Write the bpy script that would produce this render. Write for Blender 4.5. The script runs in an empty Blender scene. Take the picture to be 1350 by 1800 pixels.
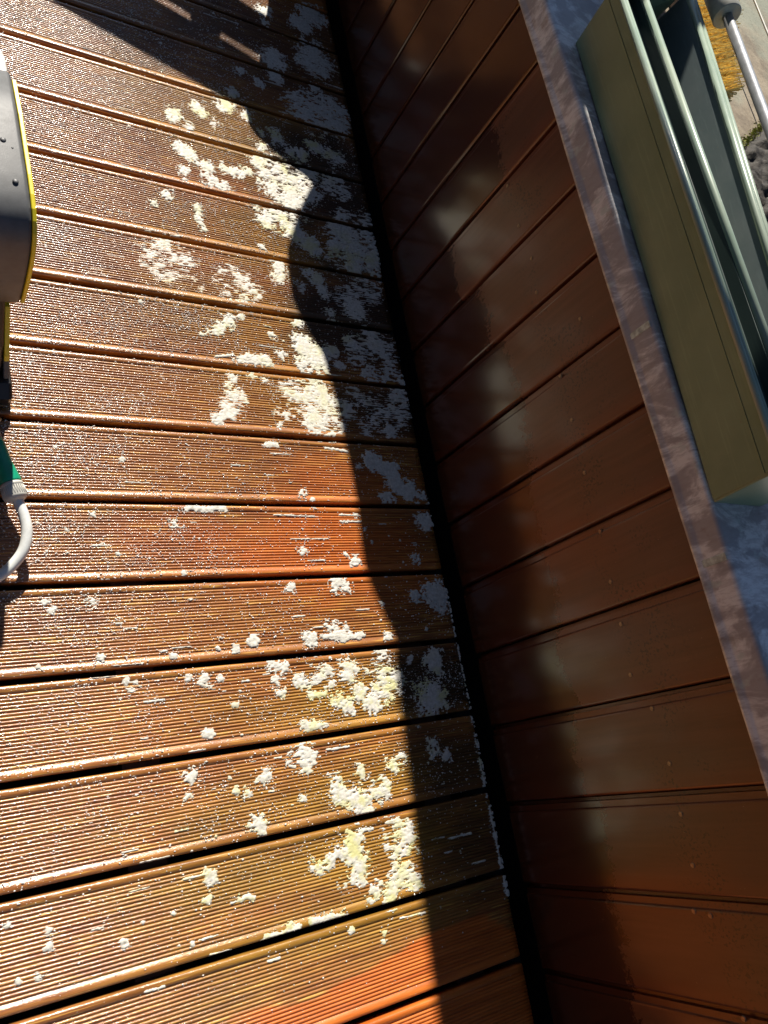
import bpy, bmesh, math, random
import numpy as np
from mathutils import Matrix, Vector
random.seed(4); rng = np.random.default_rng(7)
sc = bpy.context.scene
COL = sc.collection

# ------------------------------------------------------------------ camera
cd = bpy.data.cameras.new('camera'); cam = bpy.data.objects.new('camera', cd); COL.objects.link(cam)
cd.sensor_fit = 'VERTICAL'; cd.sensor_height = 36.0; cd.sensor_width = 36.0; cd.lens = 26.334
cd.clip_start = 0.02; cd.clip_end = 2000
cam.matrix_world = Matrix(((0.858773, -0.011538, -0.512226, -0.9388),
                           (-0.171912, 0.935301, -0.309287, -1.7095),
                           (0.482654, 0.353665, 0.801228, 1.2815),
                           (0, 0, 0, 1)))
sc.camera = cam
# ------------------------------------------------------------------ light
SK, SM = 0.06, 1.30                                             # sun: shift in x and y per metre of height
SUN = Vector((SK, SM, 1.0)).normalized()
w = bpy.data.worlds.new('World'); sc.world = w; w.use_nodes = True
nt = w.node_tree; nt.nodes.clear()
wo = nt.nodes.new('ShaderNodeOutputWorld'); bg = nt.nodes.new('ShaderNodeBackground'); sky = nt.nodes.new('ShaderNodeTexSky')
sky.sky_type = 'NISHITA'; sky.sun_disc = False
sky.altitude = 1200.0; sky.air_density = 0.75; sky.dust_density = 0.4
sky.sun_elevation = math.asin(SUN.z); sky.sun_rotation = math.atan2(SUN.x, SUN.y)
bg.inputs['Strength'].default_value = 0.05
nt.links.new(sky.outputs[0], bg.inputs[0]); nt.links.new(bg.outputs[0], wo.inputs[0])
sl = bpy.data.lights.new('sun', 'SUN'); so = bpy.data.objects.new('sun', sl); COL.objects.link(so)
sl.energy = 5.0; sl.angle = math.radians(0.5); sl.color = (1.0, 0.93, 0.82)
so.rotation_euler = SUN.to_track_quat('Z', 'Y').to_euler()
sc.view_settings.view_transform = 'Standard'; sc.view_settings.look = 'None'
sc.view_settings.exposure = 0.68; sc.view_settings.gamma = 1.0

# ------------------------------------------------------------------ helpers
def props(o, label=None, cat=None, group=None, kind=None):
    if label: o['label'] = label
    if cat: o['category'] = cat
    if group: o['group'] = group
    if kind: o['kind'] = kind
    return o
def empty(name, loc=(0, 0, 0), rz=0.0):
    o = bpy.data.objects.new(name, None); COL.objects.link(o); o.location = loc; o.rotation_euler = (0, 0, rz)
    o.empty_display_size = 0.05
    return o
def link(name, me, mat=None, parent=None, loc=(0, 0, 0), rot=(0, 0, 0)):
    if mat is not None and not me.materials: me.materials.append(mat)
    o = bpy.data.objects.new(name, me); COL.objects.link(o); o.location = loc; o.rotation_euler = rot
    if parent: o.parent = parent
    return o
def mesh(name, v, f, smooth=False):
    me = bpy.data.meshes.new(name); me.from_pydata([tuple(map(float, p)) for p in v], [], f); me.validate(); me.update()
    if smooth: me.polygons.foreach_set('use_smooth', [True] * len(me.polygons))
    return me
def bm_mesh(name, bm, smooth=False):
    bmesh.ops.recalc_face_normals(bm, faces=bm.faces)
    me = bpy.data.meshes.new(name); bm.to_mesh(me); bm.free()
    if smooth: me.polygons.foreach_set('use_smooth', [True] * len(me.polygons))
    return me
def box_bm(x0, x1, y0, y1, z0, z1, bev=0.0, seg=2):
    bm = bmesh.new(); r = bmesh.ops.create_cube(bm, size=1.0)
    for q in bm.verts:
        q.co.x = (x0 + x1) / 2 + q.co.x * (x1 - x0); q.co.y = (y0 + y1) / 2 + q.co.y * (y1 - y0); q.co.z = (z0 + z1) / 2 + q.co.z * (z1 - z0)
    if bev > 0: bmesh.ops.bevel(bm, geom=list(bm.edges), offset=bev, segments=seg, profile=0.5, affect='EDGES')
    return bm
def prism_bm(prof, x0, x1, bev=0.0, seg=2):
    """profile [(y, z)] swept along x"""
    bm = bmesh.new()
    a = [bm.verts.new((x0, y, z)) for y, z in prof]; b = [bm.verts.new((x1, y, z)) for y, z in prof]
    n = len(prof)
    fa = bm.faces.new(a); fb = bm.faces.new(b[::-1])
    for i in range(n): bm.faces.new((a[i], b[i], b[(i + 1) % n], a[(i + 1) % n]))
    bmesh.ops.recalc_face_normals(bm, faces=bm.faces)
    if bev > 0:
        ed = [e for e in bm.edges if abs(e.verts[0].co.x - e.verts[1].co.x) < 1e-6]
        bmesh.ops.bevel(bm, geom=ed, offset=bev, segments=seg, profile=0.5, affect='EDGES')
    return bm
def tube_mesh(name, pts, rad, n=14, cap=True):
    pts = [Vector(p) for p in pts]; rad = rad if isinstance(rad, (list, tuple)) else [rad] * len(pts)
    v, f = [], []
    up = Vector((0, 0, 1)); prev = None
    for i, p in enumerate(pts):
        t = (pts[min(i + 1, len(pts) - 1)] - pts[max(i - 1, 0)]).normalized()
        if prev is None:
            a = t.cross(up if abs(t.z) < .9 else Vector((1, 0, 0))).normalized()
        else: a = (prev - t * prev.dot(t)).normalized()
        prev = a; b = t.cross(a)
        for k in range(n):
            c = 2 * math.pi * k / n
            v.append(p + (a * math.cos(c) + b * math.sin(c)) * rad[i])
    for i in range(len(pts) - 1):
        for k in range(n):
            f.append((i * n + k, i * n + (k + 1) % n, (i + 1) * n + (k + 1) % n, (i + 1) * n + k))
    if cap: f.append(tuple(range(n))[::-1]); f.append(tuple((len(pts) - 1) * n + k for k in range(n)))
    me = mesh(name, v, f)
    me.polygons.foreach_set('use_smooth', [len(p.vertices) == 4 for p in me.polygons])
    return me
def spline(pts, m=8):
    P = [Vector(p) for p in pts]; P = [P[0] * 2 - P[1]] + P + [P[-1] * 2 - P[-2]]; out = []
    for i in range(1, len(P) - 2):
        for k in range(m):
            t = k / m; a, b, c, d = P[i - 1], P[i], P[i + 1], P[i + 2]
            out.append(0.5 * ((2 * b) + (c - a) * t + (2 * a - 5 * b + 4 * c - d) * t * t + (3 * b - a - 3 * c + d) * t ** 3))
    out.append(P[-2]); return out
def vnoise(x, y, seed=0):
    x = np.asarray(x, float); y = np.asarray(y, float)
    xi = np.floor(x).astype(np.int64); yi = np.floor(y).astype(np.int64); fx = x - xi; fy = y - yi
    fx = fx * fx * (3 - 2 * fx); fy = fy * fy * (3 - 2 * fy)
    def h(a, b):
        n = (a * 374761393 + b * 668265263 + seed * 1442695041) & 0xffffffff
        n = ((n ^ (n >> 13)) * 1274126177) & 0xffffffff
        n = ((n ^ (n >> 16)) * 2246822519) & 0xffffffff
        return ((n ^ (n >> 15)) & 0xffffff) / float(0xffffff)
    return (h(xi, yi) * (1 - fx) + h(xi + 1, yi) * fx) * (1 - fy) + (h(xi, yi + 1) * (1 - fx) + h(xi + 1, yi + 1) * fx) * fy
def fbm(x, y, seed=0, o=3):
    s = 0; a = 0.5; t = 0
    for i in range(o):
        s = s + a * vnoise(x * 2 ** i, y * 2 ** i, seed + i * 17); t += a; a *= 0.5
    return s / t

# ------------------------------------------------------------------ material helper
class NT:
    def __init__(s, name):
        s.m = bpy.data.materials.new(name); s.m.use_nodes = True; s.t = s.m.node_tree; s.t.nodes.clear()
        s.out = s.n('ShaderNodeOutputMaterial'); s.b = s.n('ShaderNodeBsdfPrincipled'); s.l(s.b.outputs[0], s.out.inputs[0])
        s.geo = s.n('ShaderNodeNewGeometry'); s.tc = s.n('ShaderNodeTexCoord')
    def n(s, ty, **k):
        q = s.t.nodes.new(ty)
        for a, v in k.items(): setattr(q, a, v)
        return q
    def l(s, a, b): s.t.links.new(a, b)
    def set(s, q, v):
        if hasattr(v, 'is_linked'): s.l(v, q)
        else: q.default_value = v if not (isinstance(v, tuple) and len(v) == 3 and q.type == 'RGBA') else (*v, 1)
    def noise(s, vec, scale, detail=3, rough=0.6, sc=(1, 1, 1), dist=0.0):
        mp = s.n('ShaderNodeMapping'); s.l(vec, mp.inputs[0]); mp.inputs['Scale'].default_value = sc
        q = s.n('ShaderNodeTexNoise'); s.l(mp.outputs[0], q.inputs['Vector'])
        q.inputs['Scale'].default_value = scale; q.inputs['Detail'].default_value = detail; q.inputs['Roughness'].default_value = rough
        q.inputs['Distortion'].default_value = dist
        return q.outputs['Fac']
    def ramp(s, f, a, b, inv=False):
        q = s.n('ShaderNodeMapRange'); q.interpolation_type = 'SMOOTHSTEP'
        s.l(f, q.inputs[0]); q.inputs[1].default_value = a; q.inputs[2].default_value = b
        q.inputs[3].default_value = 1.0 if inv else 0.0; q.inputs[4].default_value = 0.0 if inv else 1.0
        return q.outputs[0]
    def lin(s, f, a, b):
        q = s.n('ShaderNodeMapRange'); s.l(f, q.inputs[0]); q.inputs[3].default_value = a; q.inputs[4].default_value = b
        return q.outputs[0]
    def mix(s, f, a, b):
        q = s.n('ShaderNodeMix', data_type='RGBA'); s.set(q.inputs[0], f); s.set(q.inputs[6], a); s.set(q.inputs[7], b)
        return q.outputs[2]
    def math(s, op, a, b=0.0, c=None):
        q = s.n('ShaderNodeMath', operation=op); s.set(q.inputs[0], a); s.set(q.inputs[1], b)
        if c is not None: s.set(q.inputs[2], c)
        return q.outputs[0]
    def bump(s, h, strength, dist):
        q = s.n('ShaderNodeBump'); s.l(h, q.inputs['Height']); q.inputs['Strength'].default_value = strength; q.inputs['Distance'].default_value = dist
        s.l(q.outputs[0], s.b.inputs['Normal'])
    def fin(s, col, rough, metal=0.0, spec=0.5, **k):
        s.set(s.b.inputs['Base Color'], col); s.set(s.b.inputs['Roughness'], rough); s.set(s.b.inputs['Metallic'], metal)
        s.b.inputs['Specular IOR Level'].default_value = spec
        for a, v in k.items(): s.set(s.b.inputs[a.replace('_', ' ')], v)
        return s.m
def plain(name, col, rough, var=0.15, scale=30, metal=0.0, spec=0.5, bump=0.0):
    t = NT(name); P = t.tc.outputs['Object']
    n = t.noise(P, scale, 4)
    c = t.mix(t.ramp(n, .3, .7), tuple(x * (1 - var) for x in col), tuple(min(1, x * (1 + var)) for x in col))
    r = t.lin(t.noise(P, scale * 2.3, 3), max(.03, rough - .08), rough + .08)
    if bump: t.bump(t.noise(P, scale * 9, 3), bump, 0.001)
    return t.fin(c, r, metal, spec)

# deck boards: oiled hardwood, vertex colour carries the stains (R cleaned red, G algae olive, B black mould and painted deck shade)
def mat_deck():
    t = NT('deck_wood'); P = t.geo.outputs['Position']; oi = t.n('ShaderNodeObjectInfo')
    at = t.n('ShaderNodeAttribute', attribute_name='stain'); sp = t.n('ShaderNodeSeparateColor'); t.l(at.outputs['Color'], sp.inputs[0])
    red, alg, mould_shade = sp.outputs[0], sp.outputs[1], sp.outputs[2]
    off = t.n('ShaderNodeVectorMath', operation='ADD'); t.l(P, off.inputs[0])
    cr = t.n('ShaderNodeCombineXYZ'); t.l(t.math('MULTIPLY', oi.outputs['Random'], 37.0), cr.inputs[0]); t.l(cr.outputs[0], off.inputs[1])
    V = off.outputs[0]
    grain = t.noise(V, 60, 5, .65, (.10, 1.6, 1)); fib = t.noise(V, 320, 2, .5, (.045, 1, 1)); big = t.noise(V, 6, 3, .6, (.5, 1, 1))
    c = t.mix(t.ramp(grain, .30, .72), (.250, .078, .014), (.500, .205, .042))
    c = t.mix(t.lin(oi.outputs['Random'], 0, .30), c, (.20, .075, .030))
    c = t.mix(t.math('MULTIPLY', t.ramp(big, .35, .7), .35), c, (.15, .058, .026))
    c = t.mix(t.math('MULTIPLY', t.ramp(fib, .57, .66), .70), c, (.70, .38, .08))
    c = t.mix(red, c, t.mix(t.ramp(grain, .3, .7), (.42, .095, .012), (.66, .180, .028)))
    c = t.mix(t.math('MULTIPLY', alg, .75), c, t.mix(t.ramp(grain, .3, .7), (.20, .105, .010), (.40, .225, .025)))
    c = t.mix(t.math('MULTIPLY', mould_shade, .85), c, (.018, .012, .008))
    wetn = t.noise(P, 9, 3, .6)
    r = t.math('ADD', t.lin(wetn, .26, .40), t.math('MULTIPLY', grain, .12))
    h = t.math('ADD', t.math('MULTIPLY', grain, .6), t.noise(P, 420, 2, .6, (.5, 1, 1)))
    t.bump(h, .35, .0009)
    # film of water: sharp, but broken up by ripples and beads
    cb = t.n('ShaderNodeBump'); t.l(t.noise(P, 330, 3, .7, (.55, 1, 1)), cb.inputs['Height']); cb.inputs['Strength'].default_value = .55; cb.inputs['Distance'].default_value = .0013
    t.l(cb.outputs[0], t.b.inputs['Coat Normal'])
    px = t.n('ShaderNodeSeparateXYZ'); t.l(P, px.inputs[0])
    soak = t.math('MULTIPLY', t.ramp(t.math('ADD', px.outputs[0], t.math('MULTIPLY', wetn, .35)), -.68, -.18, True), 1.0)   # freshly rinsed strip by the washer
    film = t.ramp(t.noise(P, 60, 4, .7, (.5, 1, 1)), .36, .62)
    return t.fin(c, r, spec=.5, Coat_Weight=t.math('MAXIMUM', t.math('MULTIPLY', film, .9), soak), Coat_Roughness=.13)
# facing boards of the parapet: red-brown stain, wet and dark at the foot, shade painted up the far boards (object colour R = height of the dark edge)
def mat_wall():
    t = NT('stained_cladding'); P = t.geo.outputs['Position']; O = t.tc.outputs['Object']; oi = t.n('ShaderNodeObjectInfo')
    sx = t.n('ShaderNodeSeparateXYZ'); t.l(P, sx.inputs[0]); so_ = t.n('ShaderNodeSeparateXYZ'); t.l(O, so_.inputs[0])
    oc = t.n('ShaderNodeSeparateColor'); t.l(oi.outputs['Color'], oc.inputs[0])
    off = t.n('ShaderNodeVectorMath', operation='ADD'); t.l(O, off.inputs[0])
    cr = t.n('ShaderNodeCombineXYZ'); t.l(t.math('MULTIPLY', oi.outputs['Random'], 23.0), cr.inputs[2]); t.l(cr.outputs[0], off.inputs[1]); V = off.outputs[0]
    grain = t.noise(V, 70, 5, .6, (1, 1, .06)); cloud = t.noise(V, 9, 3, .6, (1, 1, .5))
    c = t.mix(t.ramp(grain, .3, .72), (.095, .037, .019), (.134, .054, .029))
    c = t.mix(t.math('MULTIPLY', t.ramp(cloud, .35, .7), .6), c, (.095, .040, .022))
    ay = t.math('ABSOLUTE', so_.outputs[1])
    c = t.mix(t.math('MULTIPLY', t.ramp(ay, .035, .068), .5), c, (.165, .036, .011))
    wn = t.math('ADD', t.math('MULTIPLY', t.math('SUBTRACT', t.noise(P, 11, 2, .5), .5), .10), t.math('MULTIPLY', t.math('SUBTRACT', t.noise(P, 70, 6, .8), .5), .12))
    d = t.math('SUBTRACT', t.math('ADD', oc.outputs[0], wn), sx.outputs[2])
    wet = t.ramp(d, -.002, .006)  # reaches full height on the far boards, there as painted shade
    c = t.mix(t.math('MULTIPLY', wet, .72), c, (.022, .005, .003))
    band = t.math('MULTIPLY', t.ramp(sx.outputs[2], .36, .44), t.ramp(sx.outputs[2], .47, .56, True))
    speck = t.math('MULTIPLY', t.math('MULTIPLY', t.ramp(t.noise(P, 190, 3, .6), .55, .60), t.ramp(t.noise(P, 16, 2, .6), .42, .56)), band)
    c = t.mix(t.math('MULTIPLY', speck, .7), c, (.016, .008, .006))
    dust = t.ramp(t.noise(P, 260, 1, .5), .80, .83)
    c = t.mix(t.math('MULTIPLY', dust, .5), c, (.35, .25, .2))
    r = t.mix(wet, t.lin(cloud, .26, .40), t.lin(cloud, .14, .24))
    h = t.math('ADD', t.math('MULTIPLY', grain, .5), t.math('MULTIPLY', t.noise(P, 30, 3, .5), .6))
    t.bump(h, .22, .0012)
    return t.fin(c, r, spec=.5, Coat_Weight=.5, Coat_Roughness=.16)
def mat_zinc():
    t = NT('weathered_zinc'); P = t.geo.outputs['Position']
    a = t.noise(P, 14, 5, .65, (1, 1.3, .6), .6); b = t.noise(P, 55, 4, .7, (.6, 2.2, .6), .3); c_ = t.noise(P, 7, 3, .6)
    c = t.mix(t.ramp(a, .43, .57), (.42, .395, .405), (.84, .83, .82))
    c = t.mix(t.math('MULTIPLY', t.ramp(b, .42, .66), .45), c, (.34, .29, .29))
    c = t.mix(t.math('MULTIPLY', t.ramp(t.noise(P, 26, 3, .6, (1, 1.6, 1)), .58, .68), .6), c, (.55, .62, .58))
    c = t.mix(t.math('MULTIPLY', t.ramp(t.noise(P, 18, 4, .7), .58, .72), .45), c, (.26, .155, .09))
    t.bump(b, .25, .001)
    return t.fin(c, t.lin(a, .4, .6), 0.0, .5)
def mat_foam():
    t = NT('soap_foam'); P = t.geo.outputs['Position']
    at = t.n('ShaderNodeAttribute', attribute_name='tint'); sp = t.n('ShaderNodeSeparateColor'); t.l(at.outputs['Color'], sp.inputs[0])
    c = t.mix(t.ramp(t.noise(P, 160, 3, .6), .3, .7), (.52, .50, .44), (.68, .665, .61))
    yel = t.math('MULTIPLY', t.ramp(t.noise(P, 30, 3, .6), .42, .62), sp.outputs[0])
    c = t.mix(t.math('MULTIPLY', yel, .75), c, (.58, .56, .19))
    dots = t.ramp(t.noise(P, 330, 2, .5), .70, .76)
    c = t.mix(t.math('MULTIPLY', dots, .5), c, (.30, .26, .2))
    t.bump(t.noise(P, 500, 3, .6), .35, .0008)
    return t.fin(c, .55, spec=.3)
M = dict(deck=mat_deck(), wall=mat_wall(), zinc=mat_zinc(), foam=mat_foam())
M['dark'] = plain('bitumen', (.012, .011, .011), .8, .3, 40)
M['concrete'] = plain('parapet_core', (.008, .007, .007), .95, .3, 20, spec=.1)
def mat_green(name, col, col2, rough):
    t = NT(name); P = t.tc.outputs['Object']
    n = t.noise(P, 7, 4, .6); f = t.noise(P, 240, 2, .5, (1, .04, 1)); s = t.noise(P, 90, 3, .7)
    c = t.mix(t.ramp(n, .3, .7), col, col2)
    c = t.mix(t.math('MULTIPLY', t.ramp(f, .55, .7), .18), c, tuple(x * 1.5 for x in col2))
    c = t.mix(t.math('MULTIPLY', t.ramp(s, .70, .76), .5), c, (.25, .20, .12))
    t.bump(f, .12, .0008)
    return t.fin(c, t.lin(n, rough - .06, rough + .08), 0, .5)
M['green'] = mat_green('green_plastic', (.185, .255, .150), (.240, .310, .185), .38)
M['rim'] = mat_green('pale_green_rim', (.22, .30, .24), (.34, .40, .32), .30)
M['groove_shade'] = mat_green('shaded_green_inside', (.016, .034, .030), (.028, .050, .045), .45)  # lip channel: shade of the open groove put into the colour
M['steel'] = plain('brushed_steel', (.42, .43, .45), .35, .12, 60, .7)
M['greyplastic'] = plain('grey_plastic', (.33, .33, .29), .5, .15, 40)
M['bristle'] = plain('orange_bristle', (.92, .60, .17), .5, .3, 200)
M['charcoal'] = plain('charcoal_plastic', (.105, .108, .112), .48, .12, 60, bump=.08)
M['black'] = plain('black_plastic', (.026, .024, .024), .32, .2, 60)
M['yellow'] = plain('yellow_plastic', (.80, .66, .02), .4, .05, 40)
M['pale'] = plain('pale_plastic', (.58, .57, .52), .4, .08, 60)
M['hose'] = plain('hose_pvc', (.80, .82, .80), .32, .06, 120)
M['hosegreen'] = plain('green_connector', (.012, .36, .20), .33, .1, 60)
M['screw'] = plain('screw_steel', (.30, .22, .14), .4, .3, 300, .6)
M['cover'] = plain('dark_fabric', (.03, .03, .035), .8, .2, 50)
M['timber'] = plain('dark_timber', (.09, .05, .03), .6, .3, 20)
M['canvas'] = plain('canvas', (.30, .27, .20), .8, .15, 40)

# ------------------------------------------------------------------ setting
g = link('ground', mesh('ground', [(-400, -400, -3.2), (400, -400, -3.2), (400, 400, -3.2), (-400, 400, -3.2)], [(0, 1, 2, 3)]), plain('grass_ground', (.05, .07, .025), .9, .4, .6))
props(g, kind='structure')
mem = link('roof_membrane', bm_mesh('roof_membrane', box_bm(-2.24, .29, -4.2, 2.0, -.30, -.075)), M['dark']); props(mem, kind='structure')
deck = empty('deck'); props(deck, 'wet ribbed red-brown timber terrace deck', 'deck', kind='structure')

ZONES = [('R',-0.274,-1.290,0.231,0.106,.8),
('R',-0.213,-1.165,0.186,0.077,.55),
('R',-0.383,-1.288,0.283,0.068,.5),
('R',-0.127,-1.354,0.174,0.073,.5),
('O',-0.329,-0.242,0.331,0.143,.8),
('O',-0.256,-0.555,0.280,0.098,.7),
('O',-0.353,-0.771,0.280,0.087,.5),
('O',-0.284,-0.944,0.233,0.083,.45),
('O',-0.240,-1.597,0.294,0.062,.9),
('O',-0.256,-1.748,0.339,0.058,.9),
('O',-0.332,-1.848,0.314,0.061,1),
('O',-0.393,-1.957,0.293,0.056,.9),
('O',-0.526,-2.003,0.196,0.037,.6),
('D',-0.069,-0.336,0.228,0.238,1),  # D: mould that also deepens the shaded part of the deck
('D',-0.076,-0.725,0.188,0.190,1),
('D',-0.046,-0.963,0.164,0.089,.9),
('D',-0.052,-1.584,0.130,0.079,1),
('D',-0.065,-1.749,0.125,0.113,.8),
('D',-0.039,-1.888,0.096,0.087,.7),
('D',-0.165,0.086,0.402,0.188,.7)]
WEDGE = [(-0.70, -2.02), (-0.556, -2.027), (-0.489, -2.035), (-0.419, -2.044), (-0.341, -2.032), (-0.275, -2.021), (-0.191, -2.007), (-0.063, -2.002), (-0.009, -2.053), (.1, -2.06)]
PITCH = 0.15; GAP = 0.0104; BW = PITCH - GAP
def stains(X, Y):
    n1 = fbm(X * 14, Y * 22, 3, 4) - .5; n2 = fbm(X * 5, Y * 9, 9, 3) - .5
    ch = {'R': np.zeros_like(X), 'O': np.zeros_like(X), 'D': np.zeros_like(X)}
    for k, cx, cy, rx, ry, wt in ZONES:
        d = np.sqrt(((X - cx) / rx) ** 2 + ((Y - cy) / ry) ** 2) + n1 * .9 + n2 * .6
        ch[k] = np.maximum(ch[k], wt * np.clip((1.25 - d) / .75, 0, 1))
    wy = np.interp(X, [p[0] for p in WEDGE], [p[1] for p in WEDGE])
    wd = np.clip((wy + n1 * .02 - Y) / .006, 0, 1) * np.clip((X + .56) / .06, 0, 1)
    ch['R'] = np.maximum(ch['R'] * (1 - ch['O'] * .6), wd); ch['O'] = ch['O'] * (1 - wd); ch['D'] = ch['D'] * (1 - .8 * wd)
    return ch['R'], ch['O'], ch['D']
# cross-section of one ribbed board: rounded edges, flat margins, 20 ribs
def board_profile():
    h = BW / 2; pr = [(-h, -.026), (-h, -.006), (-h + .0005, -.0032), (-h + .0016, -.0013), (-h + .0032, -.0003), (-h + .0055, 0)]
    m = .0145; nr = 20; p = (BW - 2 * m) / nr
    y = -h + m
    for i in range(nr):
        pr += [(y + .0004, -.0010), (y + .0008, -.0021), (y + .0016, -.0021), (y + .0020, -.0010), (y + .0026, -.00042), (y + .0033, -.0001), (y + .0040, 0), (y + .0047, -.0001), (y + p - .0002, -.00045)]
        y += p
    pr += [(y + .0004, -.0010), (y + .0008, -.0021), (y + .0016, -.0021), (y + .0020, -.0006)]
    pr += [(h - .0055, 0), (h - .0032, -.0003), (h - .0016, -.0013), (h - .0005, -.0032), (h, -.006), (h, -.026)]
    return np.array(pr)
PROF = board_profile(); NP_ = len(PROF)
def board(k):
    yc = -(k + .5) * PITCH
    x1 = random.uniform(-.0015, .0015); xs = np.concatenate([np.linspace(-2.2, -.9, 6)[:-1], np.linspace(-.9, x1, 62)])
    X, I = np.meshgrid(xs, np.arange(NP_), indexing='ij')
    Yl = PROF[I, 0]; Z = PROF[I, 1]
    wob = (vnoise(xs * 3, np.full_like(xs, k * 7.3), 5) - .5) * .0012
    tilt = random.uniform(-.004, .004); dz = random.uniform(-.0008, .0008)
    V = np.stack([X, Yl + wob[:, None], Z + dz + Yl * tilt], -1).reshape(-1, 3)
    nx = len(xs); f = []
    for i in range(nx - 1):
        a = i * NP_
        for j in range(NP_ - 1): f.append((a + j, a + NP_ + j, a + NP_ + j + 1, a + j + 1))
        f.append((a + NP_ - 1, a + 2 * NP_ - 1, a + NP_, a))
    e = (nx - 1) * NP_; f.append(tuple(range(e, e + NP_)))
    me = bpy.data.meshes.new('board'); me.from_pydata(V.tolist(), [], f); me.update()
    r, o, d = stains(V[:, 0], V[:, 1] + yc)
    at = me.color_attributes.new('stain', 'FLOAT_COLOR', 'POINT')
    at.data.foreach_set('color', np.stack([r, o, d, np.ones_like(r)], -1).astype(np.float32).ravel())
    ln = np.array([len(p.vertices) for p in me.polygons]); me.polygons.foreach_set('use_smooth', ln == 4)
    # face orientation: make the tops point up
    bm = bmesh.new(); bm.from_mesh(me); bmesh.ops.recalc_face_normals(bm, faces=bm.faces); bm.to_mesh(me); bm.free()
    return link('board', me, M['deck'], deck, (0, yc, 0))
for k in range(-6, 19): board(k)
for i, x in enumerate((-2.1, -1.7, -1.2, -.65, -.10)):
    link('joist', bm_mesh('joist', box_bm(x - .03, x + .03, -2.9, .9, -.0745, -.0275)), M['timber'], deck)

# ------------------------------------------------------------------ parapet
XW, ZB, ZC, XC, ZT = 0.0329, 0.010, 0.605, 0.011, 0.654
par = empty('parapet_wall', (XW, -1.0, 0)); props(par, 'low parapet wall clad in dark red stained vertical boards', 'wall')
link('core', bm_mesh('core', box_bm(.019, .265, -1.75, 3.2, -.074, ZT - .012)), M['concrete'], par)
GY = [-.952 - .1465 * i for i in range(-8, 12)]
WET_SHADE_Y = [-2.2, -2.0, -1.9, -1.76, -1.63, -1.48, -1.29, -1.09, -1.02, -.89, -.72, -.55, -.4, 0]; WET_SHADE_Z = [.22, .224, .25, .255, .25, .27, .30, .345, .32, .275, .24, .5, .8, .9]  # low heights are the wet foot, the last ones paint far-end shade
def wall_board():
    # (y, x) section, groove side at the top (+y): face, chamfer, then the sunk tongue
    hw = .1465 / 2
    s = [(-hw + .0012, .018), (-hw + .0012, .0035), (-hw + .0030, .0009), (-hw + .0055, 0), (0, -.0002), (hw - .0205, 0), (hw - .0185, .0005), (hw - .0172, .0026), (hw - .0165, .0034), (hw - .0070, .0036), (hw - .0060, .0105), (hw - .0012, .0110), (hw - .0012, .018)]
    v = []; f = []; zs = [ZB, ZB + .003, .2, .4, ZC + .03]; n = len(s)
    for iz, z in enumerate(zs):
        for y, x in s: v.append((x + (.002 if iz == 0 else 0), y, z))
    for i in range(len(zs) - 1):
        for j in range(n): f.append((i * n + j, i * n + (j + 1) % n, (i + 1) * n + (j + 1) % n, (i + 1) * n + j))
    f.append(tuple(range(n))); f.append(tuple((len(zs) - 1) * n + j for j in range(n)))
    me = mesh('wall_board', v, f)
    bm = bmesh.new(); bm.from_mesh(me); bmesh.ops.recalc_face_normals(bm, faces=bm.faces); bm.to_mesh(me); bm.free()
    return me
WB = wall_board()
sb = bmesh.new(); bmesh.ops.create_cone(sb, cap_ends=True, segments=12, radius1=.0042, radius2=.0034, depth=.0018, matrix=Matrix.Rotation(-math.pi / 2, 4, 'Y'))
SCREW = bm_mesh('screw', sb); SCREW.materials.append(M['screw'])
SCR = [(-0.68, .432), (-.777, .432), (-1.112, .432), (-1.04, .509), (-1.409, .424), (-1.496, .417), (-1.567, .414), (-1.649, .405), (-1.706, .43), (-1.79, .434), (-1.863, .429), (-1.935, .425), (-1.999, .403), (-2.003, .431), (-2.132, .439), (-.86, .44), (-.93, .43), (-1.20, .43), (-1.30, .425)]
for y in GY:
    yc = y + .1465 / 2
    o = link('wall_board', WB, M['wall'], par, (XW - par.location.x + random.uniform(-.0006, .0006), yc - par.location.y, 0))
    o.location = (random.uniform(-.0006, .0006), yc + 1.0, 0)
    o.rotation_euler = (random.uniform(-.0012, .0012), 0, random.uniform(-.004, .004))
    wz = float(np.interp(yc, WET_SHADE_Y, WET_SHADE_Z)) + random.uniform(-.012, .012); o.color = (wz, 0, 0, 1)
    for sy, sz in SCR:
        if y < sy < y + .1465:
            link('screw', SCREW, None, o, (-.0006, sy - yc, sz), (random.uniform(0, 3), 0, 0))
# zinc coping: folded sheet, front fascia with drip edge, shallow top
def coping():
    s = [(XC - .004, ZC - .004), (XC - .0048, ZC), (XC - .001, ZC + .006), (XC, ZC + .012), (XC, ZT - .008), (XC + .0012, ZT - .003), (XC + .004, ZT - .0002), (XC + .009, ZT), (.294, ZT + .006), (.294, ZT - .02)]
    n = len(s); ys = np.arange(-2.75, 2.2, .045); v = []; f = []
    for iy, y in enumerate(ys):
        for j, (x, z) in enumerate(s):
            b = (vnoise(y * 9, j * 1.7, 3) - .5)
            v.append((x + b * (.0025 if j < 8 else 0), y, z + b * (.0012 if j < 9 else 0)))
    for i in range(len(ys) - 1):
        for j in range(n - 1): f.append((i * n + j, i * n + j + 1, (i + 1) * n + j + 1, (i + 1) * n + j))
    me = mesh('coping', v, f, True)
    return me
cp = link('coping', coping(), M['zinc'], par, (-par.location.x, 1.0, 0)); cp['label'] = 'weathered grey zinc coping'
bs = cp.modifiers.new('thick', 'SOLIDIFY'); bs.thickness = .0015; bs.offset = -1
SOLDER = plain('solder', (.50, .57, .53), .6, .35, 90)
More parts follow.
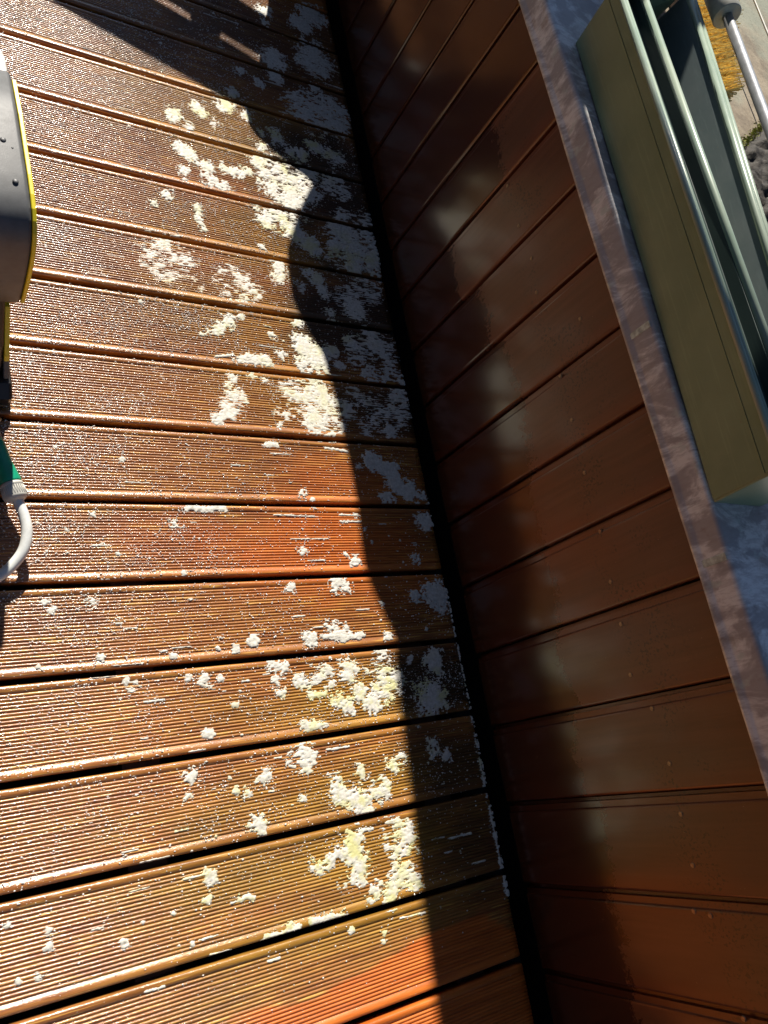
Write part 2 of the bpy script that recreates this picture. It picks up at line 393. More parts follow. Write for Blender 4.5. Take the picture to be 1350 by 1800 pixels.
for y in (-1.145, -1.525, -1.845):                                     # pale soldered joints in the fascia
    link('seam', bm_mesh('seam', box_bm(XC - .0010, XC + .0005, y - .0055, y + .0055, ZC + .002, ZT - .003, .0006, 1)), SOLDER, cp)

# raised dirty ledge behind the planters
def mat_ledge():
    t = NT('dirty_concrete'); P = t.geo.outputs['Position']
    a = t.noise(P, 18, 5, .7); b = t.noise(P, 150, 4, .7); c_ = t.noise(P, 5, 3, .6)
    c = t.mix(t.ramp(a, .35, .65), (.17, .135, .095), (.30, .25, .18))
    c = t.mix(t.math('MULTIPLY', t.ramp(c_, .45, .65), .6), c, (.26, .30, .24))
    c = t.mix(t.math('MULTIPLY', t.ramp(b, .55, .7), .6), c, (.06, .045, .03))
    t.bump(b, .6, .002)
    return t.fin(c, .8)
led = link('ledge', bm_mesh('ledge', box_bm(.296, 1.35, -2.75, 2.2, -3.19, .700, .004, 2)), mat_ledge()); props(led, kind='structure')

# ------------------------------------------------------------------ green planter
pl = empty('planter', (.012, -1.443, ZT + .0015), -math.atan2(.040, .894))
props(pl, 'long olive green plastic planter box standing on the zinc coping', 'planter')
L = .897
def part(name, prof, y0, y1, mat, parent, smooth=False, bev=0.0, y1b=None):
    """closed section [(x, z)] swept along the planter; y1b lets the far end run out further at the back"""
    m = len(prof); xs_ = [p[0] for p in prof]
    v = [(x, y0, z) for x, z in prof] + [(x, y1 + (0 if y1b is None else (y1b - y1) * max(0, min(1, x / .2))), z) for x, z in prof]
    f = [(j, (j + 1) % m, m + (j + 1) % m, m + j) for j in range(m)] + [tuple(range(m)), tuple(m + j for j in range(m))]
    me = mesh(name, v, f); bm = bmesh.new(); bm.from_mesh(me); bmesh.ops.recalc_face_normals(bm, faces=bm.faces)
    if bev: bmesh.ops.bevel(bm, geom=list(bm.edges), offset=bev, segments=3, profile=.5, affect='EDGES')
    bm.to_mesh(me); bm.free()
    me.polygons.foreach_set('use_smooth', [smooth] * len(me.polygons))
    return link(name, me, mat, parent)
def circ(cx, cz, rx, rz, n=14): return [(cx + rx * math.cos(2 * math.pi * k / n), cz + rz * math.sin(2 * math.pi * k / n)) for k in range(n)]
part('front_wall', [(.000, .002), (-.0095, .0925), (-.0102, .0935), (-.0112, .0935), (-.0125, .114), (-.004, .115), (.008, .002)], 0, L, M['green'], pl, bev=.0017)
part('floor', [(.009, .0), (.009, .006), (.118, .006), (.118, .0)], .004, L - .004, M['green'], pl)
part('end_wall', [(.002, .001), (-.012, .113), (.112, .113), (.108, .001)], -.004, .004, M['green'], pl, bev=.002)
EX = .10
# far end wall, set skew
me = mesh('end_wall', [(.002, L - .004, .001), (-.012, L - .004, .113), (.200, L + EX, .113), (.185, L + EX, .001), (.002, L + .003, .001), (-.012, L + .003, .113), (.200, L + EX + .007, .113), (.185, L + EX + .007, .001)],
          [(0, 1, 2, 3), (7, 6, 5, 4), (0, 4, 5, 1), (1, 5, 6, 2), (2, 6, 7, 3), (3, 7, 4, 0)])
link('end_wall', me, M['green'], pl)
lip = part('lip', [(-.0115, .1142), (-.0115, .1152), (.002, .1152), (.004, .096), (.050, .094), (.052, .1135), (.066, .1135), (.066, .088), (-.001, .088), (-.002, .1142)], -.004, L + .004, M['groove_shade'], pl, bev=.001, y1b=L + EX)
def bar(a, b, r, mat, parent, name='bead'): return link(name, tube_mesh(name, [a, b], r, 14), mat, parent)
part('bead', circ(-.0130, .1165, .0052, .0048), -.006, L + .006, M['rim'], lip, True)
part('bead', circ(-.0035, .1160, .0040, .0040), -.006, L + .006, M['rim'], lip, True)
bar((.062, -.004, .117), (.053, L + .05, .117), .0068, M['rim'], lip)
# far wall: inner face with blue shade in its colour and broad sunlit rim, splayed outwards at the far end
v = []
LX = L + EX
for y, xo in ((0, .112), (LX, .205)):
    v += [(xo - .014, y, .01), (xo, y, .113), (xo + .003, y, .118), (xo + .020, y, .118), (xo + .023, y, .111), (xo + .004, y, .01)]
f = [(j, (j + 1) % 6, 6 + (j + 1) % 6, 6 + j) for j in range(6)] + [(0, 1, 2, 3, 4, 5), (11, 10, 9, 8, 7, 6)]
rear = mesh('inner_wall', v, f)
bm = bmesh.new(); bm.from_mesh(rear); bmesh.ops.recalc_face_normals(bm, faces=bm.faces); bm.to_mesh(rear); bm.free()
rw = link('inner_wall', rear, mat_green('shaded_blue_inside', (.10, .135, .14), (.15, .18, .18), .5), pl)
bar((.115, 0, .1175), (.208, LX, .1175), .0062, M['rim'], rw)
bar((.129, 0, .1175), (.222, LX, .1175), .0050, M['rim'], rw)

# ------------------------------------------------------------------ broom, rod, soil on the ledge
br = empty('broom', (.30, -.50, .701)); props(br, 'grey handled broom with orange bristles lying behind the planter', 'broom')
R0 = Vector((.306, -.525, .802)) - br.location; R1 = Vector((.291, -.83, .798)) - br.location; Rt = (R1 - R0).normalized()
link('handle', tube_mesh('handle', [R0 - Rt * .02, R1 + Rt * .9], .0092, 20), M['steel'], br)
link('socket', tube_mesh('socket', [R0 - Rt * .075, R0 - Rt * .073, R0 + Rt * .006, R0 + Rt * .008], [.022, .0255, .0255, .024], 24), M['greyplastic'], br)
hd = link('head', bm_mesh('head', box_bm(-.0, .03, -.14, .34, .0, .035, .006, 2)), M['timber'], br, (.012, 0, 0), (0, 0, -.16))
bv, bf = [], []
for i in range(2600):
    t = random.random(); yb = -.150 + .46 * t; row = random.random()
    b = Vector((.012 + .075 * t + row * (.012 + .17 * t), yb, .006 + .04 * random.random()))
    d = Vector((.85, .15 + random.uniform(-.18, .18), .28 + random.uniform(-.2, .25))).normalized(); ln = random.uniform(.018, .045)
    a = d.cross(Vector((0, 0, 1))).normalized(); c = d.cross(a); r = random.uniform(.0009, .0016); n0 = len(bv)
    for s_, rr in ((0, r), (ln, r * .8)):
        for q in range(3): bv.append(b + d * s_ + (a * math.cos(q * 2.094) + c * math.sin(q * 2.094)) * rr)
    bf += [(n0 + q, n0 + (q + 1) % 3, n0 + 3 + (q + 1) % 3, n0 + 3 + q) for q in range(3)] + [(n0 + 3, n0 + 4, n0 + 5)]
bo = link('bristles', mesh('bristles', bv, bf), M['bristle'], br); props(bo, kind='stuff')
wr = link('wire', tube_mesh('wire', [(.535, .30, .785), (.514, -.25, .782), (.506, -.45, .780), (.49, -.9, .778)], .0022, 8), M['pale']); props(wr, 'thin pale wire stretched along the ledge beside the broom handle', 'wire')
# soil heap
n = 90; sx = np.linspace(.297, .80, n); sy = np.linspace(-1.5, -.40, n * 2); SX, SY = np.meshgrid(sx, sy, indexing='ij')
edge = -.765 + (SX - .335) * .80 + (fbm(SX * 25, SY * 25, 5) - .5) * .03
hgt = np.clip((edge - SY) / .02, -1, 1)
SZ = np.where(hgt > 0, .704 + .016 * np.clip(hgt, 0, 1) + (fbm(SX * 60, SY * 60, 2, 4) - .5) * .028, .695)
vv = np.stack([SX, SY, SZ], -1).reshape(-1, 3).tolist(); m2 = n * 2
ff = [(i * m2 + j, (i + 1) * m2 + j, (i + 1) * m2 + j + 1, i * m2 + j + 1) for i in range(n - 1) for j in range(m2 - 1) if hgt[i, j] > -.99]
def mat_soil():
    t = NT('soil'); P = t.geo.outputs['Position']; a = t.noise(P, 90, 5, .7)
    c = t.mix(t.ramp(a, .35, .65), (.010, .008, .006), (.038, .030, .022))
    c = t.mix(t.ramp(t.noise(P, 160, 2, .5), .70, .75), c, (.45, .43, .36)); t.bump(a, .8, .004)
    return t.fin(c, .75)
so2 = link('soil', mesh('soil', vv, ff, True), mat_soil()); props(so2, 'dark crumbly potting soil on the ledge behind the planter', 'soil', kind='stuff')
mv, mf = [], []
for i in range(1500):
    u = random.random(); x = .30 + u * .45; y = -.765 + (x - .335) * .80 + random.gauss(.004, .006); z = .703 + random.random() * .010
    s_ = random.uniform(.0015, .004); a = random.random() * 6.28; n0 = len(mv)
    mv += [(x + s_ * math.cos(a), y + s_ * math.sin(a), z), (x - s_ * math.sin(a), y + s_ * math.cos(a), z + .002), (x, y, z + s_ * 1.6)]; mf.append((n0, n0 + 1, n0 + 2))
mo = link('moss', mesh('moss', mv, mf), plain('moss_green', (.20, .22, .035), .8, .4, 100)); props(mo, 'yellow green strip of moss along the edge of the soil', 'moss', kind='stuff')

# ------------------------------------------------------------------ pressure washer
pw = empty('pressure_washer', (-.98, -.90, 0), math.radians(5.5))
props(pw, 'dark grey pressure washer with yellow side trim standing on the deck', 'pressure washer')
def P2(y): return y + .90
up = [(-.972, .205), (-.982, .27), (-.986, .315), (-.9855, .338), (-.982, .357), (-.975, .373), (-.964, .385), (-.950, .393), (-.93, .398), (-.90, .401), (-.80, .404), (-.722, .398), (-.700, .36), (-.70, .205)]
XR = .150
def soften(o):
    o.data.polygons.foreach_set('use_smooth', [abs(p.normal.x) < .3 for p in o.data.polygons])
hs = link('housing', bm_mesh('housing', prism_bm([(P2(y), z) for y, z in up], -.15, XR - .009, .006, 3), False), M['charcoal'], pw)
soften(hs)
up2 = [(y if y < -.75 else y - .012, z - .001) for y, z in up]
link('side_trim', bm_mesh('side_trim', prism_bm([(P2(y), z) for y, z in up2], XR - .0088, XR - .003, .001, 1)), M['yellow'], pw)
link('top_cap', bm_mesh('top_cap', prism_bm([(P2(y), z) for y, z in [(-.7195, .396), (-.690, .393), (-.655, .375), (-.640, .33), (-.6995, .33), (-.6995, .358)]], -.14, XR - .012, .003, 2)), M['pale'], pw)
lo = [(-.962, .2045), (-1.000, .12), (-1.010, .055), (-1.00, .050), (-.68, .050), (-.69, .2045)]
lb = link('lower_body', bm_mesh('lower_body', prism_bm([(P2(y), z) for y, z in lo], -.14, XR - .028, .008, 3)), M['black'], pw)
link('lower_trim', bm_mesh('lower_trim', prism_bm([(P2(y), z) for y, z in [(-.962, .178), (-1.004, .10), (-1.006, .088), (-.99, .088), (-.93, .178)]], XR - .0278, XR - .020, .001, 1)), M['yellow'], pw)
link('side_panel', bm_mesh('side_panel', prism_bm([(P2(y), z) for y, z in [(-1.000, .0875), (-1.018, .052), (-.70, .052), (-.70, .0875)]], XR - .0278, XR - .018, .002, 2)), M['charcoal'], pw)
link('base', bm_mesh('base', prism_bm([(P2(y), z) for y, z in [(-1.025, .0498), (-1.045, .03), (-1.040, .0015), (-.66, .0015), (-.66, .0498)]], -.16, XR - .014, .006, 3)), M['black'], pw)
for i in range(26):   # water drops on the housing
    x = random.uniform(.02, XR - .02); y = random.uniform(-.96, -.74); r = random.uniform(.001, .0042)
    bm = bmesh.new(); bmesh.ops.create_uvsphere(bm, u_segments=12, v_segments=8, radius=r)
    for q in bm.verts: q.co.z *= .45
    zz = np.interp(y, [-.965, -.93, -.80, -.722], [.392, .400, .404, .398])
    link('water_drop', bm_mesh('water_drop', bm, True), M['charcoal'], hs, (x, P2(y), zz + .0003))
inl = link('inlet', tube_mesh('inlet', [(.03, -.16, .062), (.085, -.185, .06), (.1, -.205, .058)], .014, 16), M['black'], pw)
# hose with its connector
hz = empty('garden_hose', (-.83, -1.23, 0)); props(hz, 'pale grey garden hose with green and white connector on the washer', 'hose')
def rel(p): return Vector(p) - Vector((-.83, -1.23, 0))
HP = [(-0.829, -1.222, .0535), (-0.827, -1.229, .051), (-0.8195, -1.250, 0.047), (-0.816, -1.274, 0.043), (-0.8205, -1.300, 0.037), (-0.834, -1.321, 0.030), (-0.854, -1.339, 0.024), (-0.885, -1.356, 0.0175), (-0.944, -1.374, 0.0125), (-1.05, -1.385, .010), (-1.3, -1.36, .010), (-1.7, -1.42, .010)]
link('hose_line', tube_mesh('hose_line', [rel(p) for p in spline(HP, 8)], .0086, 16), M['hose'], hz)
A = rel((-.862, -1.118, .058)); B = rel((-.831, -1.222, .054)); ax = (B - A).normalized(); LN = (B - A).length
def along(a): return A + ax * a
cn = link('connector', tube_mesh('connector', [along(.004), along(.012), along(LN - .062), along(LN - .030), along(LN - .027)], [.011, .0125, .013, .0172, .0165], 24), M['hosegreen'], hz)
link('collar', tube_mesh('collar', [along(-.03), along(-.012), along(.0038)], [.0118, .0125, .0115], 20), M['greyplastic'], hz)
nut = link('nut', tube_mesh('nut', [along(LN - .0268), along(LN - .0255), along(LN - .021), along(LN - .0205), along(LN - .0035), along(LN - .0005), along(LN + .004)], [.0155, .0175, .0178, .0170, .0182, .0168, .0105], 40), M['pale'], hz)
perp = ax.cross(Vector((0, 0, 1))).normalized(); per2 = ax.cross(perp)
for k in range(30):
    c = 2 * math.pi * k / 30; d = perp * math.cos(c) + per2 * math.sin(c)
    link('grip_rib', tube_mesh('grip_rib', [along(LN - .0195) + d * .0173, along(LN - .0045) + d * .0182], .0006, 5), M['pale'], nut)

# ------------------------------------------------------------------ unseen shapes added to cast shadows across the deck
YP = .55                                                        # plane of the silhouette
EDGE = [(.40, -.14), (.256, -.178), (.16, -.20), (.013, -.234), (-.10, -.27), (-.162, -.305), (-.20, -.25), (-.235, -.19), (-.27, -.15), (-.376, -.147), (-.43, -.18), (-.495, -.214), (-.60, -.256), (-.693, -.258), (-.75, -.235), (-.807, -.209), (-.92, -.192), (-1.018, -.188), (-1.10, -.183), (-1.196, -.181), (-1.27, -.188), (-1.339, -.190), (-1.40, -.172), (-1.46, -.150)]
cvx = [(0.0, -.13)] + [((YP - ys) / SM, xs + SK * (YP - ys) / SM) for ys, xs in EDGE if (YP - ys) / SM > .02]  # added mass, outline projected back from the wanted deck shadow
cvx += [(cvx[-1][0] + .02, cvx[-1][1] + .05), (cvx[-1][0] + .03, cvx[-1][1] + .12)]
v, f = [], []; NR = 20
for i, (z, xl) in enumerate(cvx):
    xr = .008 if z < .67 else min(.36, .01 + (z - .67) * 6)
    cx, rx = (xl + xr) / 2, (xr - xl) / 2; ry = .14 * (1 - .3 * z)
    for k in range(NR):
        a = 2 * math.pi * k / NR; ca, sa = math.cos(a), math.sin(a)
        v.append((cx + rx * math.copysign(abs(ca) ** .7, ca), .55 + ry * math.copysign(abs(sa) ** .7, sa) + .004 * math.sin(9 * a + z * 7), z))
for i in range(len(cvx) - 1):
    for k in range(NR): f.append((i * NR + k, i * NR + (k + 1) % NR, (i + 1) * NR + (k + 1) % NR, (i + 1) * NR + k))
f.append(tuple(range(NR))[::-1]); f.append(tuple((len(cvx) - 1) * NR + k for k in range(NR)))
cvd = link('shadow_mass', mesh('shadow_mass', v, f, True), M['cover']); props(cvd, 'added unseen dark mass shaped to shadow the deck by the parapet', 'shadow caster')
pz = [(1.52, .045), (1.56, .062), (1.62, .072), (1.8, .077), (1.90, .084), (2.14, .087), (2.21, .17), (2.40, .19), (2.46, .03), (2.6, .008)]  # added sleeve, widened near the top to shade the coping
pso = empty('parasol_blocker', (.010, .55, .002)); props(pso, 'added unseen upright sleeve shape blocking sun above the parapet', 'sun_blocker')
link('sleeve', tube_mesh('sleeve', [(0, 0, z - .002) for z, r in pz], [r for z, r in pz], 24), M['canvas'], pso)
link('pole', tube_mesh('pole', [(0, 0, 0), (0, 0, 1.52)], .016, 14), M['steel'], pso)
TH = .62  # height of the added slats that throw the striped shadow
bn = empty('slat_blocker', (-.35 + SK * TH, .048 + SM * TH, 0), math.atan(-.35)); props(bn, 'added unseen timber slats casting a striped shadow on the deck', 'slat_blocker')
for y0, y1 in ((-.190, -.014), (.022, .168)): link('slat', bm_mesh('slat', box_bm(-1.1, .30, y0, y1, TH - .018, TH, .003, 1)), M['timber'], bn)
for x in (-1.0, 0.0): link('cross_rail', bm_mesh('cross_rail', box_bm(x - .010, x + .010, -.17, .15, TH - .06, TH - .0182)), M['timber'], bn)
for x in (-1.0, 0.0):
    for y in (-.16, .14): link('leg', bm_mesh('leg', box_bm(x - .018, x + .018, y - .018, y + .018, .001, TH - .0605, .002, 1)), M['timber'], bn)
# added unseen wall that cuts sky light and deepens the shade
hw = empty('sky_blocker', (-2.25, -1.5, -3.19)); props(hw, 'added unseen dark timber wall blocking sky light along the terrace', 'sky_blocker')
for k in range(34): link('cladding_board', bm_mesh('cladding_board', box_bm(-.02, .0, -3.6, 2.6, 3.115 + k * .10, 3.115 + k * .10 + .094, .002, 1)) if k == 0 else bpy.data.meshes['cladding_board'], M['timber'], hw, (0, 0, k * .10))
link('wall', bm_mesh('wall', box_bm(-.30, -.0205, -3.6, 2.6, 0, 6.55)), M['concrete'], hw)

# ------------------------------------------------------------------ soap foam and spray
STROKES = '''d21 -356,-169
d14 -308,-187
d13 -237,-210 -229,-234
d13 -432,-206 -414,-217
d16 -486,-250
s14 -455,-269
d12 -389,-241
d11 -274,-226
d14 -479,-344 -459,-353 -439,-375 -417,-378
d11 -382,-375 -354,-375 -325,-364
d11 -478,-411
d7 -474,-430
d12 -423,-412 -400,-420 -381,-422
d15 -292,-321
s44 -250,-338 -161,-345
d23 -265,-397
d34 -217,-413
d24 -172,-383
d13 -252,-423
d14 -199,-264
d16 -169,-264
d9 -275,-271
d11 -521,-486
d7 -547,-518
d7 -453,-500 -454,-531 -448,-559
d10 -311,-464
d14 -300,-497
s42 -250,-484
d18 -221,-514
d14 -207,-17
d11 -252,-58
d11 -330,-122
d11 -303,-41
d19 -126,-223
s30 -74,-237
s22 -124,-347
s41 -80,-334
d18 -81,-468
d13 -80,-424
d12 -49,-121
d10 -94,-11
d28 -198,43
d38 -76,104
s50 -80,82
d12 -125,69
d29 -57,270
d22 -100,217
d13 -87,200
d17 -208,214
d10 -207,168
d16 -218,-512
d20 -187,-540
d12 -123,-529
d10 -96,-526
s29 -21,-501
d14 -85,-472
d17 -74,-576
d14 -28,-554
d17 -280,-620
d15 -279,-649
d13 -200,-622 -181,-643 -169,-671
d12 -232,-666
d23 -97,-703
s43 -99,-681
d13 -162,-727
s37 -56,-643
d11 -369,-728
d10 -416,-722
d7 -465,-716
d7 -483,-697
d7 -519,-656
d7 -541,-616
d8 -313,-576
s51 -386,-696
s56 -538,-650
d10 -415,-786 -436,-805 -451,-819
d5 -478,-832
d6 -386,-773
d10 -256,-768
d23 -248,-834
d16 -254,-813
d22 -220,-852
s38 -231,-861
d11 -308,-858
d7 -319,-813
d9 -403,-878 -342,-873
d4 -452,-878 -415,-870
d9 -164,-865
s18 -180,-829
s28 -115,-803
s64 -68,-820
d10 -422,-923
d8 -379,-913
d8 -433,-942
d14 -422,-967
d11 -445,-1007 -459,-1022
s28 -424,-985
d8 -350,-920
s41 -299,-946
d25 -225,-952
s56 -233,-960
d25 -244,-1002
s44 -227,-1007
d11 -313,-1005
d7 -335,-998
d7 -330,-1026
s41 -159,-955
s45 -97,-998
s46 -44,-960
d12 -62,-1015
d17 -127,-1092 -82,-1117 -79,-1144 -48,-1164
d13 -105,-1178
d12 -15,-1173
d8 -306,-1177
d6 -159,-1111
d5 -369,-1070 -345,-1071
d4 -234,-1071 -184,-1076
d5 -543,-1212 -473,-1213
d2 -371,-1224 -276,-1227
d3 -227,-1222 -180,-1224
d3 -226,-1237 -182,-1237
d8 -322,-1298
d9 -208,-1323
d7 -568,-1242
d3 -576,-1249 -555,-1249
d8 -362,-1372
d11 -258,-1366 -242,-1373
d8 -59,-1322
d17 -17,-1234
d9 -82,-1404
d2 -342,-1274 -262,-1274
d4 -558,-1337
d24 -23,-1405
d11 -22,-1433
d9 -283,-1453
d10 -332,-1472
d5 -303,-1471 -220,-1475
s19 -266,-1466
d7 -164,-1479
o10 -444,-1467
d5 -480,-1480
d10 -411,-1515
d9 -393,-1523
d9 -407,-1565
d9 -364,-1551
d6 -411,-1541
d5 -348,-1577 -321,-1578
d10 -298,-1592 -277,-1605
d12 -263,-1527
d14 -262,-1548
d15 -247,-1583
d14 -226,-1604
d9 -200,-1599
d7 -303,-1559
d6 -224,-1544
s22 -186,-1526
s33 -184,-1565
s28 -327,-1545
d6 -368,-1628 -330,-1633
d5 -490,-1578
d17 -64,-1537
d10 -59,-1557
d25 -89,-1612
d7 -117,-1632
d11 -103,-1700
d8 -79,-1722
s11 -126,-1528
d14 -316,-1753 -274,-1778
d7 -262,-1790
d11 -320,-1736
d10 -270,-1724
s22 -235,-1757
d9 -202,-1721
s18 -189,-1719
s27 -382,-1679
d10 -455,-1704
d6 -488,-1720
d12 -475,-1778
d6 -389,-1749
d14 -304,-1829
d17 -311,-1851
d14 -296,-1875
d10 -315,-1887
d7 -336,-1896
d10 -378,-1857
d6 -376,-1870
d9 -355,-1859
d5 -340,-1848
d9 -300,-1900
d11 -279,-1919
d13 -245,-1923
d9 -254,-1944
d6 -291,-1931
s25 -220,-1904
s17 -200,-1920
s34 -216,-1848
d4 -265,-1822 -293,-1819
d7 -190,-1829
d5 -488,-1945 -470,-1940 -445,-1945 -426,-1942
d5 -403,-1939 -371,-1937 -349,-1942 -333,-1949
d5 -440,-1936
d4 -519,-1879 -506,-1877 -496,-1882
d5 -334,-1968
d6 -271,-1987
d2 -238,-1973 -186,-1976
d4 -278,-2000
o6 -696,-1896
d5 -797,-1876
d4 -797,-1854
d4 -849,-1834
d4 -836,-1906
d4 -812,-1908
d7 -565,-1831 -557,-1842
d10 -576,-1683
d5 -586,-1711
d2 -573,-1942 -513,-1947
d8 -715,-1381
d5 -787,-1377
d5 -778,-1393
d7 -710,-1473
d4 -800,-1482
s11 -661,-1526
d9 -540,-1529
d5 -511,-1527
d7 -543,-1619
d4 -591,-1482
d5 -570,-1523
s89 -35,-503
s79 -96,-103
s63 -21,-917
d4 2,-1653 1,-1737 0,-1812
d4 0,-1834 -1,-1947 0,-1987
d3 2,-1421 1,-1647'''
x0, x1, y0, y1 = -.90, .004, -2.22, .36; dx, dy = .0015, .0012
gx = np.arange(x0, x1, dx); gy = np.arange(y0, y1, dy); GXX, GYY = np.meshgrid(gx, gy, indexing='ij')
nA = fbm(GXX * 60, GYY * 60, 11, 3) - .5; nB = fbm(GXX * 190, GYY * 230, 23, 3) - .5; nS = fbm(GXX * 95, GYY * 260, 31, 3); nT = fbm(GXX * 30, GYY * 34, 41, 3)
F = np.full_like(GXX, -1.0)
extra = []
for i in range(620):                                               # scattered flecks, many drawn out along the ribs
    x = -.80 + .78 * random.random() ** .75; y = random.uniform(-1.98, .15)
    if fbm(np.array([x * 7.0]), np.array([y * 7.0]), 91)[0] < random.uniform(.30, .62): continue
    l = random.choice((0, 0, 0, 6, 14, 26)) * random.random(); r = (1.4 + 4.4 * random.random() ** 3) if l == 0 else random.uniform(.7, 1.5)
    extra.append('d%.1f %.0f,%.0f' % (r, x * 1000, y * 1000) if l == 0 else 'd%.1f %.0f,%.0f %.0f,%.0f' % (r, x * 1000 - l, y * 1000, x * 1000 + l + 1, y * 1000))
for ln in STROKES.split('\n') + extra:
    t = ln.split()
    if not t: continue
    kd = t[0][0]; r = float(t[0][1:]) / 1000; pts = [np.array(list(map(float, a.split(',')))) / 1000 for a in t[1:]]
    r *= .6 if (len(pts) == 2 and r < .0045 and kd == 'd' and ln not in extra) else 1.0; px = [p[0] for p in pts]; py = [p[1] for p in pts]; R = r * 1.9
    i0, i1 = np.searchsorted(gx, [min(px) - R, max(px) + R]); j0, j1 = np.searchsorted(gy, [min(py) - R, max(py) + R])
    if i1 <= i0 or j1 <= j0: continue
    X = GXX[i0:i1, j0:j1]; Y = GYY[i0:i1, j0:j1]; d = np.full_like(X, 9.0)
    if len(pts) == 1: d = np.hypot(X - px[0], Y - py[0])
    for a, b in zip(pts[:-1], pts[1:]):
        ab = b - a; q = np.clip(((X - a[0]) * ab[0] + (Y - a[1]) * ab[1]) / (ab @ ab + 1e-12), 0, 1)
        d = np.minimum(d, np.hypot(X - a[0] - q * ab[0], Y - a[1] - q * ab[1]))
    if kd == 'o': d = np.abs(d - r * .62) * 2.2
    s = (slice(i0, i1), slice(j0, j1))
    if kd == 's': val = (nS[s] - .50) * 3.0 + (nT[s] - .5) * 2.2 + .16 + .35 * (1 - d / r) - np.clip(d / r - 1.0, 0, 9) * 3
    else: am = min(1.0, max(.5 if len(pts) == 1 or r < .0055 else .3, r / .010)); val = (1.28 - d / (r * 1.18)) * min(1.6, max(.8, r / .010)) + (nA[s] * 2.0 + nB[s] * 2.5) * am - .10
    F[s] = np.maximum(F[s], val)
ph = np.abs(((GYY / PITCH) - np.round(GYY / PITCH)) * PITCH)
F = np.where(ph < GAP / 2 + .0012, -1, F)
F = np.where((GXX > -.001) & (nB < .02), -1, F)
ok = F > 0
Zf = np.where(ok, -.0012 + .0022 * np.clip(F, 0, 1.1) ** .4 + nB * .0008 + nA * .0004, -.0024)
near = ok.copy(); near[1:, :] |= ok[:-1, :]; near[:-1, :] |= ok[1:, :]; near[:, 1:] |= ok[:, :-1]; near[:, :-1] |= ok[:, 1:]
cell = ok[:-1, :-1] | ok[1:, :-1] | ok[:-1, 1:] | ok[1:, 1:]
ci, cj = np.nonzero(cell); ny = len(gy)
used = np.zeros(GXX.shape, bool)
for a, b in ((0, 0), (1, 0), (0, 1), (1, 1)): used[ci + a, cj + b] = True
idx = np.full(GXX.shape, -1); ui, uj = np.nonzero(used); idx[ui, uj] = np.arange(len(ui))
jit = rng.uniform(-.0004, .0004, (len(ui), 2))
fv = np.stack([GXX[ui, uj] + jit[:, 0], GYY[ui, uj] + jit[:, 1], Zf[ui, uj]], -1)
fq = np.stack([idx[ci, cj], idx[ci + 1, cj], idx[ci + 1, cj + 1], idx[ci, cj + 1]], -1)
me = bpy.data.meshes.new('foam'); me.from_pydata(fv.tolist(), [], fq.tolist()); me.update()
_, ol, dl = stains(fv[:, 0], fv[:, 1]); at = me.color_attributes.new('tint', 'FLOAT_COLOR', 'POINT')
at.data.foreach_set('color', np.stack([ol, ol, ol, np.ones_like(ol)], -1).astype(np.float32).ravel())
me.polygons.foreach_set('use_smooth', [True] * len(me.polygons))
fo = link('foam', me, M['foam']); props(fo, 'white soap foam scattered in ragged patches over the ribbed deck', 'foam', kind='stuff')
print('foam quads', len(fq))
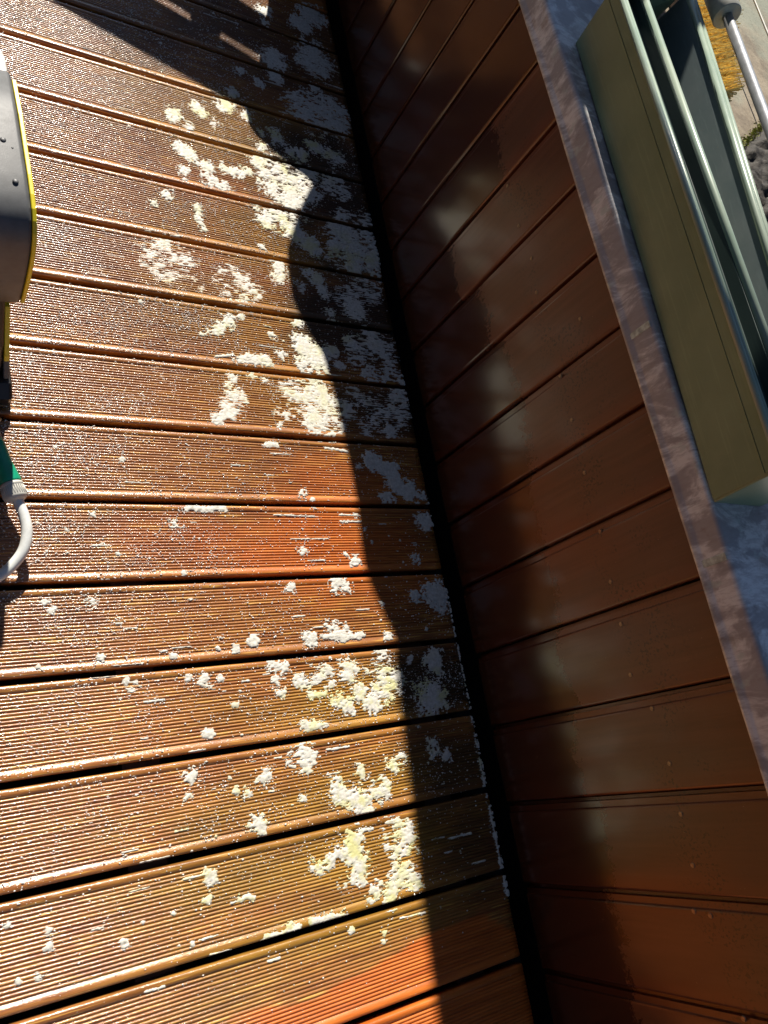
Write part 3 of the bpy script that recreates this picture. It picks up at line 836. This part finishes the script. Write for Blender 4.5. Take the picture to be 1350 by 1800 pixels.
# loose crumbs of foam round the patches, and fine spray on the ribs, coloured white as sun glints
OCT = np.array([(1, 0, 0), (-1, 0, 0), (0, 1, 0), (0, -1, 0), (0, 0, 1), (0, 0, -1)], float)
OCF = np.array([(0, 2, 4), (2, 1, 4), (1, 3, 4), (3, 0, 4), (2, 0, 5), (1, 2, 5), (3, 1, 5), (0, 3, 5)])
def pellets(name, x, y, r, sx, mat):
    n = len(x); sc_ = np.stack([r * sx, r, r * .7], -1)
    vv = OCT[None] * (1 + rng.uniform(-.25, .25, (n, 6, 1))) * sc_[:, None, :] + np.stack([x, y, r * .35], -1)[:, None, :]
    tt = OCF[None] + (np.arange(n) * 6)[:, None, None]
    me = bpy.data.meshes.new(name); me.from_pydata(vv.reshape(-1, 3).tolist(), [], tt.reshape(-1, 3).tolist()); me.update()
    me.polygons.foreach_set('use_smooth', [True] * len(me.polygons))
    return link(name, me, mat)
cand = (F > -.75) & (F < .05) & (ph > GAP / 2 + .002) & (GXX < -.004)
ki, kj = np.nonzero(cand); pr_ = np.exp(F[ki, kj] * 3.2) * .075
kp = rng.random(len(ki)) < pr_; ki, kj = ki[kp], kj[kp]; nc = len(ki)
cx = GXX[ki, kj] + rng.uniform(-.0007, .0007, nc); cy = GYY[ki, kj] + rng.uniform(-.0006, .0006, nc)
cr = pellets('foam_crumbs', cx, cy, .0005 + .0013 * rng.random(nc) ** 2.2, 1 + rng.random(nc) * 1.6, M['foam'])
_, ol, dl = stains(cx, cy); at = cr.data.color_attributes.new('tint', 'FLOAT_COLOR', 'POINT'); ol6 = np.repeat(ol, 6)
at.data.foreach_set('color', np.stack([ol6, ol6, ol6, np.ones_like(ol6)], -1).astype(np.float32).ravel())
props(cr, 'loose white crumbs of foam between the foam patches on the deck', 'foam', kind='stuff')
ND = 230000
dx_ = rng.uniform(-.90, -.005, ND); dy_ = rng.uniform(-2.2, .3, ND)
dens = .10 + .62 * np.clip((-.22 - dx_) / .45, 0, 1) * np.clip((dy_ + 2.0) / 1.1, 0, 1) + .35 * np.clip(stains(dx_, dy_)[1], 0, 1)
dens *= .12 + 2.2 * fbm(dx_ * 16, dy_ * 16, 77, 3) ** 2.0
dens *= np.clip((dy_ + 2.06) / .5, .04, 1)
phd = np.abs(((dy_ / PITCH) - np.round(dy_ / PITCH)) * PITCH)
keep = (rng.random(ND) < dens) & (phd > .006)
dx_, dy_ = dx_[keep], dy_[keep]; nd = len(dx_)
td = NT('spray'); spm = td.fin((.85, .84, .82), .10, spec=.8)  # white base colour stands in for sun glints on the drops
ws = pellets('spray_glints', dx_, dy_, .00045 + .0011 * rng.random(nd) ** 2.8, 1 + .8 * rng.random(nd), spm)
props(ws, 'fine spray drops over the wet deck ribs, coloured white as sun glints', 'spray', kind='stuff')
print('foam', len(fq), 'crumbs', nc, 'drops', nd)
